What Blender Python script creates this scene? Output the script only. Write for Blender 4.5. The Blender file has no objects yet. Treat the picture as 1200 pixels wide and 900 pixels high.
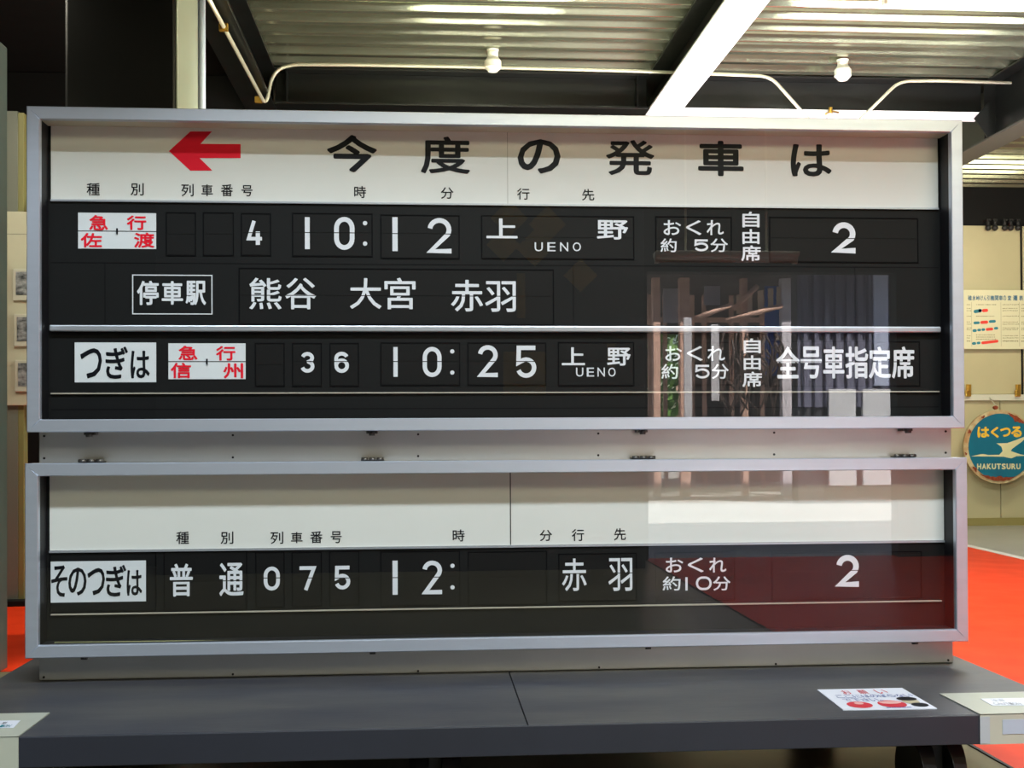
import bpy, bmesh, math, random
from mathutils import Vector
random.seed(7)
SC = bpy.context.scene
COL = SC.collection

# ------------------------------------------------------------------ camera
F, CX, CY, CZ, YAW, PIT, ROLL, PY0 = 1395.93, -.3656, -5.0542, 1.42, .0743, .0103, -.0047, 493.0
FLOOR = 0.0
TOPZ = CZ + 1.3639                       # top of the departure board
fw = Vector((math.sin(YAW)*math.cos(PIT), math.cos(YAW)*math.cos(PIT), math.sin(PIT)))
r0 = Vector((math.cos(YAW), -math.sin(YAW), 0)); u0 = r0.cross(fw)
RT = r0*math.cos(ROLL) + u0*math.sin(ROLL); UP = -r0*math.sin(ROLL) + u0*math.cos(ROLL)
cam = bpy.data.cameras.new('camera'); camo = bpy.data.objects.new('camera', cam); COL.objects.link(camo)
cam.sensor_width = 36; cam.lens = F*36/1200; cam.shift_y = (PY0-450)/1200; cam.clip_end = 300
from mathutils import Matrix
M = Matrix((RT, UP, -fw)).transposed().to_4x4(); M.translation = (CX, CY, CZ)
camo.matrix_world = M; SC.camera = camo

# ------------------------------------------------------------------ world, exposure, lights
w = bpy.data.worlds.new('world'); SC.world = w; w.use_nodes = True
nt = w.node_tree; bg = nt.nodes['Background']
sky = nt.nodes.new('ShaderNodeTexSky'); sky.sky_type = 'NISHITA'; sky.sun_disc = False
sky.sun_elevation = math.radians(50); sky.sun_rotation = math.radians(90)
nt.links.new(sky.outputs[0], bg.inputs[0]); bg.inputs[1].default_value = .55
SC.view_settings.view_transform = 'Standard'; SC.view_settings.look = 'None'
SC.view_settings.gamma = 1; SC.view_settings.use_curve_mapping = False
SC.view_settings.exposure = 0.14
try: SC.cycles.max_bounces = 8; SC.cycles.transparent_max_bounces = 16
except Exception: pass

def light(name, kind, loc, target, power, col, size=(1, 1), **k):
    l = bpy.data.lights.new(name, kind); l.energy = power; l.color = col
    if kind == 'AREA': l.shape = 'RECTANGLE'; l.size, l.size_y = size
    o = bpy.data.objects.new(name, l); COL.objects.link(o); o.location = loc
    d = Vector(target)-Vector(loc); o.rotation_euler = d.to_track_quat('-Z', 'Y').to_euler()
    for a, b in k.items(): setattr(l, a, b)
    return o
light('sun', 'SUN', (15, 3, 34), (0, -14, 0), 46.0, (1, .96, .9), angle=.01)
KEY = light('high_hall_lamp', 'AREA', (0.6, -6.5, 8.9), (0.2, 0, 1.9), 1120, (.84, .94, 1), (7.5, .55))
light('hall_added_fill', 'AREA', (3.0, -6.6, 5.3), (1.2, 0, 1.2), 185, (1, .92, .58), (6, 1.2))  # unseen warm fill added to lift the shaded header band

# ------------------------------------------------------------------ pixel -> point on a real plane
def ray(px, py):
    return (fw*F + RT*(px-600) - UP*(py-PY0))
def on_y(px, py, Y):
    d = ray(px, py); t = (Y-CY)/d.y; return Vector((CX+d.x*t, Y, CZ+d.z*t))
def on_z(px, py, Z):
    d = ray(px, py); t = (Z-CZ)/d.z; return Vector((CX+d.x*t, CY+d.y*t, Z))
def on_x(px, py, X):
    d = ray(px, py); t = (X-CX)/d.x; return Vector((X, CY+d.y*t, CZ+d.z*t))
def rect(b, Y):
    x0, y0, x1, y1 = b; xm, ym = (x0+x1)/2, (y0+y1)/2
    return on_y(x0, ym, Y).x, on_y(x1, ym, Y).x, on_y(xm, y1, Y).z, on_y(xm, y0, Y).z

# ------------------------------------------------------------------ materials
MATS = {}
def mat(name, col, rough=.5, metal=0., var=0., vs=4., bump=0., bs=40., stretch=(1, 1, 1), emit=0., spec=.5, col2=None, coat=0):
    if name in MATS: return MATS[name]
    m = bpy.data.materials.new(name); m.use_nodes = True; t = m.node_tree; N = t.nodes; b = N['Principled BSDF']
    b.inputs['Roughness'].default_value = rough; b.inputs['Metallic'].default_value = metal
    b.inputs['Specular IOR Level'].default_value = spec; b.inputs['Coat Weight'].default_value = coat
    b.inputs['Base Color'].default_value = (*col, 1)
    tc = N.new('ShaderNodeTexCoord'); mp = N.new('ShaderNodeMapping'); mp.inputs['Scale'].default_value = stretch
    t.links.new(tc.outputs['Object'], mp.inputs[0])
    if var or col2:
        n = N.new('ShaderNodeTexNoise'); n.inputs['Scale'].default_value = vs; n.inputs['Detail'].default_value = 6
        t.links.new(mp.outputs[0], n.inputs['Vector'])
        r = N.new('ShaderNodeValToRGB'); r.color_ramp.elements[0].position = .35; r.color_ramp.elements[1].position = .68
        c2 = col2 or tuple(c*(1-var) for c in col)
        r.color_ramp.elements[0].color = (*c2, 1); r.color_ramp.elements[1].color = (*col, 1)
        t.links.new(n.outputs[0], r.inputs[0]); t.links.new(r.outputs[0], b.inputs['Base Color'])
        mr = N.new('ShaderNodeMapRange'); mr.inputs['To Min'].default_value = min(1, rough*1.2); mr.inputs['To Max'].default_value = rough*.85
        t.links.new(n.outputs[0], mr.inputs[0]); t.links.new(mr.outputs[0], b.inputs['Roughness'])
    if bump:
        n2 = N.new('ShaderNodeTexNoise'); n2.inputs['Scale'].default_value = bs; n2.inputs['Detail'].default_value = 4
        bp = N.new('ShaderNodeBump'); bp.inputs['Strength'].default_value = bump; bp.inputs['Distance'].default_value = .01
        t.links.new(mp.outputs[0], n2.inputs['Vector']); t.links.new(n2.outputs[0], bp.inputs['Height']); t.links.new(bp.outputs[0], b.inputs['Normal'])
    if emit:
        b.inputs['Emission Color'].default_value = (*col, 1); b.inputs['Emission Strength'].default_value = emit
    MATS[name] = m; return m
ALU = mat('brushed_aluminium', (.62, .68, .80), .38, .7, var=.08, vs=3, bump=.05, bs=120, stretch=(.3, 1, 6))
ALUB = mat('aluminium_strip', (.55, .58, .66), .35, .6)
BLACK = mat('black_panel', (.0065, .007, .008), .55, spec=.2, var=.15, vs=2)
FLAP = mat('flap_black', (.0055, .0055, .0062), .55, spec=.2)
BEZ = mat('bezel_black', (.002, .002, .003), .7, spec=.1)
LINER = mat('liner_black', (.006, .006, .010), .55)
HEAD = mat('header_acrylic', (.76, .77, .76), .5, spec=.3, var=.03, vs=2)
PLATE = mat('caption_white', (.72, .76, .82), .5, var=.03, vs=8)
WTXT = mat('white_print', (.75, .78, .86), .5, spec=.2)
KTXT = mat('black_print', (.003, .004, .008), .5, spec=.2)
RTXT = mat('red_print', (.80, .008, .03), .5, spec=.2)
BODY = mat('body_paint', (.58, .56, .52), .36, .6, var=.06, vs=3, bump=.03, bs=60)
SCREW = mat('screw_dark', (.03, .025, .02), .4, .6)
HINGE = mat('hinge_steel', (.10, .09, .08), .35, .8)
GREY = mat('platform_grey', (.072, .071, .071), .42, var=.0, vs=2.2, bump=.06, bs=25, stretch=(.5, 1.6, 1), col2=(.034, .036, .050))
GREYF = mat('platform_front_grey', (.022, .025, .038), .45, var=.15, vs=4)
COVER = mat('white_cover', (.47, .49, .42), .35, var=.08, vs=5)
PAPER = mat('paper_white', (.72, .75, .85), .5, var=.03)
STEEL = mat('dark_steel_paint', (.006, .0065, .006), .34, var=.2, vs=2, bump=.05, bs=30)
STEELG = mat('column_paint', (.020, .022, .020), .22, var=.15, vs=2)
DECK = mat('galvanised_deck', (.44, .455, .33), .2, .85, var=.35, vs=2.5, stretch=(.25, 3, 1))
FLW = mat('beam_glare_white', (.86, .86, .88), .35)  # white stands in for the bright reflection under the dark flanges
COND = mat('conduit_cream', (.55, .54, .42), .3, .3)
CONDB = mat('conduit_galvanised', (.70, .80, .98), .3, .2)
BRASS = mat('brass', (.6, .36, .06), .35, .8)
WPLAS = mat('white_plastic', (.8, .8, .68), .4)
RUBBER = mat('black_rubber', (.012, .012, .012), .6)

def glass_mat():
    m = bpy.data.materials.new('window_glass'); m.use_nodes = True; t = m.node_tree; N = t.nodes
    for n in list(N): N.remove(n)
    o = N.new('ShaderNodeOutputMaterial'); mx = N.new('ShaderNodeMixShader'); tr = N.new('ShaderNodeBsdfTransparent')
    g = N.new('ShaderNodeBsdfGlossy'); g.inputs['Roughness'].default_value = .0
    fr = N.new('ShaderNodeLayerWeight'); fr.inputs['Blend'].default_value = .5
    pw = N.new('ShaderNodeMath'); pw.operation = 'POWER'; pw.inputs[1].default_value = 5
    ml = N.new('ShaderNodeMath'); ml.operation = 'MULTIPLY_ADD'; ml.inputs[1].default_value = .92; ml.inputs[2].default_value = .08; ml.use_clamp = True
    tr.inputs[0].default_value = (.96, .97, .96, 1)
    t.links.new(fr.outputs['Facing'], pw.inputs[0]); t.links.new(pw.outputs[0], ml.inputs[0]); t.links.new(ml.outputs[0], mx.inputs[0])
    t.links.new(tr.outputs[0], mx.inputs[1]); t.links.new(g.outputs[0], mx.inputs[2]); t.links.new(mx.outputs[0], o.inputs[0])
    return m
GLASS = glass_mat()

# ------------------------------------------------------------------ object helpers
def link(name, me, m, parent=None, loc=None):
    if m and not me.materials: me.materials.append(m)
    o = bpy.data.objects.new(name, me); COL.objects.link(o)
    if parent:
        o.parent = parent; o.location = -wloc(parent)
    if loc is not None: o.location = loc if not parent else Vector(loc)-wloc(parent)
    return o
def wloc(o):
    v = Vector(o.location)
    while o.parent: o = o.parent; v += Vector(o.location)
    return v
def mk(name, bm, m, parent=None, smooth=False):
    bmesh.ops.recalc_face_normals(bm, faces=bm.faces)
    me = bpy.data.meshes.new(name); bm.to_mesh(me); bm.free()
    if smooth:
        for p in me.polygons: p.use_smooth = True
    return link(name, me, m, parent)
def tag(o, label=None, cat=None, group=None, kind=None):
    for k, v in (('label', label), ('category', cat), ('group', group), ('kind', kind)):
        if v: o[k] = v
    return o
def empty(name, loc, label=None, cat=None, group=None, parent=None):
    o = bpy.data.objects.new(name, None); COL.objects.link(o); o.empty_display_size = .1
    if parent: o.parent = parent; o.location = Vector(loc)-wloc(parent)
    else: o.location = loc
    return tag(o, label, cat, group)
def abox(bm, x0, x1, y0, y1, z0, z1, bev=0):
    r = bmesh.ops.create_cube(bm, size=1)
    vs = r['verts']
    for v in vs:
        v.co = Vector((x0 if v.co.x < 0 else x1, y0 if v.co.y < 0 else y1, z0 if v.co.z < 0 else z1))
    if bev:
        es = set(e for v in vs for e in v.link_edges)
        bmesh.ops.bevel(bm, geom=list(es), offset=bev, segments=2, affect='EDGES', profile=.5)
    return bm
def box(name, x0, x1, y0, y1, z0, z1, m, parent=None, bev=0):
    return mk(name, abox(bmesh.new(), min(x0, x1), max(x0, x1), min(y0, y1), max(y0, y1), min(z0, z1), max(z0, z1), bev), m, parent)
def acyl(bm, p0, p1, r, n=16, r2=None):
    p0, p1 = Vector(p0), Vector(p1); d = p1-p0; q = d.to_track_quat('Z', 'Y')
    rr = bmesh.ops.create_cone(bm, cap_ends=True, segments=n, radius1=r, radius2=r if r2 is None else r2, depth=d.length)
    for v in rr['verts']: v.co = q @ v.co + (p0+p1)/2
    return bm
def cyl(name, p0, p1, r, m, parent=None, n=16, r2=None):
    o = mk(name, acyl(bmesh.new(), p0, p1, r, n, r2), m, parent)
    for p in o.data.polygons: p.use_smooth = len(p.vertices) == 4
    return o
def tube(name, pts, r, m, parent=None, n=10):
    bm = bmesh.new(); rings = []; pts = [Vector(p) for p in pts]; prev = None
    for i, p in enumerate(pts):
        d = (pts[min(i+1, len(pts)-1)]-pts[max(i-1, 0)]).normalized()
        if prev is None:
            a = d.orthogonal().normalized()
        else:
            a = (prev - d*prev.dot(d)).normalized()
        prev = a; b = d.cross(a)
        rings.append([bm.verts.new(p+(a*math.cos(2*math.pi*k/n)+b*math.sin(2*math.pi*k/n))*r) for k in range(n)])
    for A, B in zip(rings, rings[1:]):
        for k in range(n): bm.faces.new((A[k], A[(k+1) % n], B[(k+1) % n], B[k]))
    bm.faces.new(rings[0]); bm.faces.new(rings[-1])
    return mk(name, bm, m, parent, True)
def smooth_path(pts, rad=3):
    out = []
    P = [Vector(p) for p in pts]
    out.append(P[0])
    for a, b, c in zip(P, P[1:], P[2:]):
        k = min(.45, rad/ max(1e-6, (b-a).length)); k2 = min(.45, rad/max(1e-6, (c-b).length))
        s, e = b.lerp(a, k), b.lerp(c, k2)
        for t in (0, .25, .5, .75, 1): out.append((s.lerp(b, t)).lerp(b.lerp(e, t), t))
    out.append(P[-1]); return out
def flat_poly(name, pts, m, parent=None, th=.002, nrm=(0, -1, 0)):
    bm = bmesh.new(); n = Vector(nrm)
    A = [bm.verts.new(Vector(p)) for p in pts]; B = [bm.verts.new(Vector(p)+n*th) for p in pts]
    bm.faces.new(A); bm.faces.new(B)
    for i in range(len(A)):
        j = (i+1) % len(A); bm.faces.new((A[i], A[j], B[j], B[i]))
    return mk(name, bm, m, parent)

# ------------------------------------------------------------------ lettering
GC = {}
def glyph2d(ch, off):
    k = (ch, off)
    if k in GC: return GC[k]
    c = bpy.data.curves.new('t', 'FONT'); c.body = ch; c.offset = off; c.resolution_u = 3
    o = bpy.data.objects.new('t', c); COL.objects.link(o)
    dg = bpy.context.evaluated_depsgraph_get(); dg.update()
    me = bpy.data.meshes.new_from_object(o.evaluated_get(dg))
    vs = [(v.co.x, v.co.y) for v in me.vertices]; fs = [tuple(p.vertices) for p in me.polygons]
    bpy.data.objects.remove(o); bpy.data.curves.remove(c); bpy.data.meshes.remove(me)
    x0 = min(v[0] for v in vs); x1 = max(v[0] for v in vs); y0 = min(v[1] for v in vs); y1 = max(v[1] for v in vs)
    vs = [((x-x0)/(x1-x0), (y-y0)/(y1-y0)) for x, y in vs]
    GC[k] = (vs, fs); return GC[k]
def strip(pts, wd, closed=False):
    """a constant-width band along a polyline, in the plane"""
    n = len(pts); L = []; Rr = []
    for i in range(n):
        a = Vector(pts[i-1] if (i or closed) else pts[0]); b = Vector(pts[i]); c = Vector(pts[(i+1) % n] if (i < n-1 or closed) else pts[-1])
        d1 = (b-a).normalized() if (b-a).length else (c-b).normalized(); d2 = (c-b).normalized() if (c-b).length else d1
        m = Vector((-(d1+d2).y, (d1+d2).x)).normalized(); s = wd/2/max(.5, m.dot(Vector((-d1.y, d1.x))))
        L.append(b+m*s); Rr.append(b-m*s)
    vs = [tuple(p) for p in L+Rr]; fs = []
    for i in range(n if closed else n-1):
        j = (i+1) % n; fs.append((i, j, n+j, n+i))
    return vs, fs
def arc(cx, cy, rx, ry, a0, a1, n=10):
    return [(cx+rx*math.cos(math.radians(a0+(a1-a0)*i/n)), cy+ry*math.sin(math.radians(a0+(a1-a0)*i/n))) for i in range(n+1)]
def digit(ch, w_, h_, s):
    """numerals of the split flaps drawn as bands, w_ x h_ with band width s"""
    i = s/2; X0, X1, Y0, Y1 = i, w_-i, i, h_-i; rx = (X1-X0)/2; cx = w_/2
    if ch == '1': return strip([(cx, 0), (cx, h_)], w_)
    if ch == '0':
        ry = min(rx*1.15, (Y1-Y0)/2)
        return strip(arc(cx, Y1-ry, rx, ry, 0, 180, 12)+arc(cx, Y0+ry, rx, ry, 180, 360, 12), s, True)
    if ch == 'O':
        ry = (Y1-Y0)/2; k = min(rx*.8, ry)
        return strip(arc(X1-k, h_/2, k, ry, -90, 90, 12)+arc(X0+k, h_/2, k, ry, 90, 270, 12), s, True)
    if ch == '2':
        ry = rx*.98
        return strip(arc(cx, Y1-ry, rx, ry, 172, -32, 14)+[(X0+i*.35, Y0+.0*h_), (w_, Y0)], s)
    if ch == '5':
        ry = min(rx, (Y1-Y0)*.345); cy = Y0+ry
        return strip([(X1+i*.6, Y1), (X0+.04*w_, Y1), (X0+.02*w_, cy+ry*.62)]+arc(cx, cy, rx, ry, 125, -160, 16), s)
    if ch == '3':
        r1 = (Y1-Y0)*.235; r2 = (Y1-Y0)*.265
        return strip(arc(cx, Y1-r1, rx*.92, r1, 165, -75, 10)+arc(cx, Y0+r2, rx, r2, 75, -165, 12), s)
    if ch == '6':
        ry = (Y1-Y0)*.31
        r2 = (Y1-Y0)*.27
        a = strip(arc(cx, Y0+ry, rx, ry, 0, 360, 20)[:-1], s, True)
        b = strip([(X0, Y0+ry)]+arc(cx, Y1-r2, rx, r2, 180, 22, 12), s)
        n = len(a[0]); return a[0]+[(q[0], q[1], .0002) for q in b[0]], a[1]+[tuple(q+n for q in f) for f in b[1]]
    if ch == '7': return strip([(X0-i, Y1), (X1, Y1), (cx-.12*w_, 0)], s)
    if ch == '4':
        a = strip([(w_, h_*.26), (X0+.02*w_, h_*.26), (w_*.50, h_)], s*.85)
        b = strip([(w_*.74, 0), (w_*.74, h_*.56)], s)
        n = len(a[0]); return a[0]+[(q[0], q[1], .0002) for q in b[0]], a[1]+[tuple(q+n for q in f) for f in b[1]]
def put(vs, fs, Y, m, parent, name='character', cut=None, gap=.0035):
    """2D shape in world X,Z at plane Y; cut = height where the flap card is split"""
    bm = bmesh.new(); V = [bm.verts.new((q[0], Y-(q[2] if len(q) > 2 else 0), q[1])) for q in vs]
    for f in fs:
        try: bm.faces.new([V[i] for i in f])
        except ValueError: pass
    if cut is not None:
        for zz, s in ((cut+gap/2, 1), (cut-gap/2, -1)):
            g = bm.verts[:]+bm.edges[:]+bm.faces[:]
            bmesh.ops.bisect_plane(bm, geom=g, plane_co=(0, Y, zz), plane_no=(0, 0, 1))
        dl = [f for f in bm.faces if abs(f.calc_center_median().z-cut) < gap/2]
        bmesh.ops.delete(bm, geom=dl, context='FACES')
    bmesh.ops.recalc_face_normals(bm, faces=bm.faces)
    me = bpy.data.meshes.new(name); bm.to_mesh(me); bm.free()
    return link(name, me, m, parent)
def char(ch, b, Y, m, parent, off=.012, cut=None, clipx=None):
    x0, x1, z0, z1 = rect(b, Y); v, f = glyph2d(ch, 0)
    d = off*1.8*min(max(z1-z0, .6*(x1-x0)), (x1-x0)*1.3)
    if d <= 0: return put([(x0+(x1-x0)*a, z0+(z1-z0)*c) for a, c in v], f, Y, m, parent, cut=cut)
    x0 += d; x1 -= d; z0 += d; z1 -= d; V = []; Fc = []; n = len(v)
    sh = [(0, 0)]+[(d*math.cos(q*math.pi/4), d*math.sin(q*math.pi/4)) for q in range(8)]
    for q, (sx, sz) in enumerate(sh):
        V += [(x0+(x1-x0)*a+sx, z0+(z1-z0)*c+sz, q*.00006) for a, c in v]; Fc += [tuple(i+n*q for i in t) for t in f]
    return put(V, Fc, Y, m, parent, cut=cut)
def num(ch, b, Y, m, parent, s, cut=None):
    x0, x1, z0, z1 = rect(b, Y); k = (x1-x0)/(b[2]-b[0])
    v, f = digit(ch, x1-x0, z1-z0, s*k)
    return put([(x0+q[0], z0+q[1])+tuple(q[2:]) for q in v], f, Y, m, parent, cut=cut)
def dot(px, py, r, Y, m, parent):
    c = on_y(px, py, Y); k = r*(Y-CY)/F
    return put([(c.x+k*math.cos(a*math.pi/8), c.z+k*math.sin(a*math.pi/8)) for a in range(16)], [tuple(range(16))], Y, m, parent)

# ================================================================== SETTING
WB = 12.2; DZ = 5.05; FASC = -2.3
def struct(o): o['kind'] = 'structure'; return o
TAN = mat('floor_tan', (.19, .165, .095), .3, var=.25, vs=.8, bump=.04, bs=8)
REDF = mat('floor_orange', (.78, .040, .006), .45, spec=.2, var=.12, vs=3, bump=.05, bs=14)
PALEF = mat('floor_pale', (.42, .42, .38), .3, var=.12, vs=1)
WLINE = mat('floor_line_white', (.75, .75, .72), .4)
flo = struct(box('floor', -9, 12, -8.2, WB, -.2, 0, TAN))
# pale floor strip towards the back wall, orange walkway, white edging line
p1, p2 = on_z(1135, 641, 0), on_z(1200, 656, 0)
dv = (p2-p1); ql = p1 - dv*1.2; qr = p2 + dv*2.2
flat_poly('pale_floor_area', [(ql.x, ql.y, .0), (qr.x, qr.y, 0), (12, qr.y, 0), (12, WB, 0), (ql.x, WB, 0)], PALEF, flo, .004, (0, 0, 1))
xl = on_z(1160, 886, 0).x
flat_poly('orange_walkway', [(xl, -8.15, 0), (12, -8.15, 0), (12, qr.y, 0), (qr.x, qr.y, 0), (ql.x, ql.y, 0), (xl, ql.y, 0)], REDF, flo, .005, (0, 0, 1))
nn = Vector((-dv.y, dv.x, 0)).normalized()*.09
flat_poly('edging_line', [ql-nn*.3+Vector((0, 0, .004)), qr-nn*.3+Vector((0, 0, .004)), qr+nn+Vector((0, 0, .004)), ql+nn+Vector((0, 0, .004))], WLINE, flo, .005, (0, 0, 1))
a = on_z(20, 787, 0); b = on_z(20, 683, 0)
flat_poly('orange_walkway', [(-9, a.y, 0), (-1.2, a.y, 0), (-1.2, b.y, 0), (-9, b.y, 0)], REDF, flo, .005, (0, 0, 1))
box('floor_joint', xl-.012, xl+.004, -8.15, 3, .0, .0062, mat('joint_dark', (.02, .02, .018), .7), flo)

CREAM = mat('wall_cream', (.50, .46, .27), .5, var=.1, vs=1.2, bump=.03, bs=12)
DARKW = mat('wall_dark', (.0045, .0045, .0045), .7, spec=.2, var=.2, vs=1)
zt = on_y(1165, 265, WB).z
wb = struct(box('wall_back', -9, 12, WB, WB+.2, 0, DZ+.1, DARKW))
zr = on_y(1165, 466, WB).z; xs = on_y(1196, 300, WB).x
for k in range(-3, 3):
    box('panel', xs+k*1.75+.02, xs+(k+1)*1.75-.02, WB-.03, WB, zr+.05, zt, CREAM, wb, .006)
    box('panel', xs+k*1.75-.35, xs+(k+1)*1.75-.36, WB-.03, WB, .02, zr-.02, CREAM, wb, .006)
box('rail', xs-5, 11.9, WB-.09, WB, zr-.045, zr+.045, mat('rail_white', (.62, .62, .5), .4), wb, .006)
for px in (1134, 1192):
    x = on_y(px, 460, WB-.1).x; z = on_y(px, 460, WB-.1).z
    bm = bmesh.new(); abox(bm, x-.035, x+.035, WB-.14, WB-.09, z-.06, z+.03, .004); abox(bm, x-.028, x+.028, WB-.16, WB-.1, z+.02, z+.12, .004)
    mk('bracket', bm, BRASS, wb)
bs = struct(box('baseboard_back', -9, 12, WB-.06, WB-.02, 0, .12, mat('skirting_olive', (.28, .24, .08), .5)))
struct(box('wall_left', -9.2, -9, -8.2, WB+.2, 0, 9.6, DARKW))
struct(box('wall_right', 12, 12.2, -8.2, WB+.2, 0, 9.6, mat('wall_right_paint', (.3, .29, .24), .6)))
# corrugated steel roof deck seen from below
def deck(name, y0, y1, x0, x1):
    bm = bmesh.new(); prof = []; y = y0; p = .30
    while y < y1:
        for dy, dz in ((0, 0), (.02, .004), (.085, .004), (.105, .068), (.12, .075), (.2, .075), (.265, .068), (.285, .004)): prof.append((y+dy, DZ+dz))
        y += p
    A = [bm.verts.new((x0, a, b)) for a, b in prof]; B = [bm.verts.new((x1, a, b)) for a, b in prof]
    for i in range(len(A)-1): bm.faces.new((A[i], A[i+1], B[i+1], B[i]))
    return mk(name, bm, DECK)
XLB = on_y(321, 84, 6.8).x-.15
dk = struct(deck('ceiling', FASC, WB, XLB, 12))
box('soffit_added_dark', -9, XLB, FASC, WB, DZ+.01, DZ+.09, DARKW, dk)  # dark slab added to black out the ceiling left of the beam
struct(box('wall_added_dark', -9, XLB+.1, 7.15, 7.3, 0, DZ, DARKW))  # dark wall added to keep the left bay black
box('roof_slab', -9.2, 12.2, FASC, WB+.2, DZ+.08, DZ+.3, DARKW, dk)
struct(box('wall_light_block', -9.2, 12.2, FASC-.15, FASC, DZ-.02, 9.6, DARKW))  # unseen wall added to keep the high lamp off the column
hr = struct(box('ceiling_hall', -9.2, 12.2, -8.6, FASC, 9.5, 9.7, DARKW))

# steel I-beams
def ibeam(name, ax, c, s0, s1, zb, zt_, half, label, mf=None, tf=.022, ww=.007):
    """axis 'x' or 'y' at coordinate c of the other axis from s0 to s1"""
    e = empty(name, (c, s0, zb) if ax == 'y' else (s0, c, zb), label, 'beam', 'steel ceiling beams' if 0 else None)
    def bx(n, a0, a1, z0, z1, m):
        if ax == 'y': return box(n, a0, a1, s0, s1, z0, z1, m, e, .003)
        return box(n, s0, s1, a0, a1, z0, z1, m, e, .003)
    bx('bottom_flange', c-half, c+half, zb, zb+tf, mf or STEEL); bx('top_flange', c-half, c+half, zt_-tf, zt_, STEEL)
    bx('web', c-ww, c+ww, zb+tf, zt_-tf, STEEL)
    return e
ZB = 4.70
YC = 6.95
bl = on_y(853-.716*128, 128, YC-.15); br = on_y(800, 128, YC-.15)
xm = (bl.x+br.x)/2; hm = abs(br.x-bl.x)/2
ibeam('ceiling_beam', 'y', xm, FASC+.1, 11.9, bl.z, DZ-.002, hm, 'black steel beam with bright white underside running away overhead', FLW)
ZB = bl.z
xL = on_y(321, 84, YC-.15).x
ibeam('ceiling_beam', 'y', xL-.15, FASC+.1, 11.9, ZB-.02, DZ-.002, .15, 'all-black steel beam beside the black column, top left')
p = on_y(1158, 163, YC-.15)
g = ibeam('ceiling_beam', 'y', p.x+.15, FASC+.1, 11.9, p.z, DZ-.002, .15, 'deep dark steel girder crossing the top right corner', mat('girder_grey', (.045, .042, .034), .5))
for yy in (YC-.02, YC-1.2): box('stiffener', p.x+.02, p.x+.15, yy-.006, yy+.006, p.z+.02, DZ-.03, STEEL, g)
x1 = xL; x2 = xm-hm
MIDF = mat('cross_beam_flange_grey', (.55, .52, .50), .35)
c1 = ibeam('cross_beam', 'x', YC, xL+.002, xm-hm-.002, ZB+.002, DZ-.004, .15, 'dark horizontal cross beam behind the white cream conduit, left of the white beam')
for xx in (xL+.12, x2-.12): box('stiffener', xx-.005, xx+.005, YC-.14, YC, ZB+.02, DZ-.03, STEEL, c1)
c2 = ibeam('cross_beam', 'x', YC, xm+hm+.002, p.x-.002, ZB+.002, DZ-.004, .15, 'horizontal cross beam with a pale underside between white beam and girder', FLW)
# haunch bracket at the girder
q0, q1, q2 = on_y(1141, 139, YC-.14), on_y(1158, 163, YC-.14), on_y(1158, 120, YC-.14)
flat_poly('gusset', [q0, q1, q2], STEEL, c2, .015)
cb3 = ibeam('cross_beam', 'x', 10.6, xm+hm+.002, p.x-.002, ZB+.002, DZ-.004, .15, 'second cross beam farther back, beyond the girder')

# column, pipe
yA = 2.95; xa, xb = on_y(75, 60, yA).x, on_y(208, 60, yA).x
yB = yA+.72
ce = empty('steel_column', ((xa+xb)/2, yA, 0), 'wide black steel column rising behind the board at upper left', 'column')
box('shaft', xa, xb-.012, yA+.01, yB, 0, DZ, STEEL, ce, .02)
box('lit_side', xb-.012, xb, yA, yB, 0, DZ, mat('lit_side_tint', (.30, .32, .23), .3, .3), ce, .003)  # pale tint carries the light falling on the column's right face
box('base_plate', xa-.1, xb+.1, yA-.1, yB+.1, 0, .03, STEEL, ce, .004)
pp = on_y(236, 60, yB+.05)
pe = cyl('pipe', (pp.x, yB+.05, 0), (pp.x, yB+.05, DZ), .03, CONDB); tag(pe, 'upright blue-white steel pipe against the right edge of the black column', 'pipe')

# conduits
s = [on_z(238, -14, 4.6), on_z(278, 61, 4.6), on_z(309, 119, 4.58)]
e = s[-1].y
pts = [tuple(v) for v in s]+[tuple(on_y(a, b, e)) for a, b in ((313, 118), (318, 92), (327, 80), (345, 75.5), (420, 76), (560, 78.5), (735, 83), (835, 86.5), (895, 89), (907, 94), (948, 140))]
ct = empty('conduit', pts[0], 'cream conduit bending down beside black column then along the cross beam', 'conduit')
tube('tube', smooth_path(pts, .06), .017, COND, ct)
for a_, b_ in ((262, 32), (303, 117)):
    v = on_z(a_, b_, 4.6); box('clamp', v.x-.035, v.x+.035, v.y-.02, v.y+.02, v.z-.03, v.z+.03, BRASS, ct, .004)
pts = [tuple(on_y(a, b, e)) for a, b in ((1006, 142), (1050, 99), (1062, 95), (1100, 94.5), (1185, 97))]
t2 = tube('conduit', smooth_path(pts, .06), .016, COND); tag(t2, 'short pale conduit rising behind the frame to the right girder', 'conduit')
# junction fitting peeping over the frame
v = on_y(975, 134, YC-.2)
jf = empty('junction_box', v, 'small brass and steel junction box peeping over the top frame', 'junction box')
box('housing', v.x-.05, v.x+.06, v.y-.03, YC-.1505, v.z-.06, v.z+.005, CONDB, jf, .005)
cyl('cap', v+Vector((-.015, 0, .0)), v+Vector((-.015, 0, .07)), .02, BRASS, jf)
tube('lever', [v+Vector((-.07, 0, .0)), v+Vector((0, 0, .035)), v+Vector((.07, 0, .02))], .008, BRASS, jf)

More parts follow.
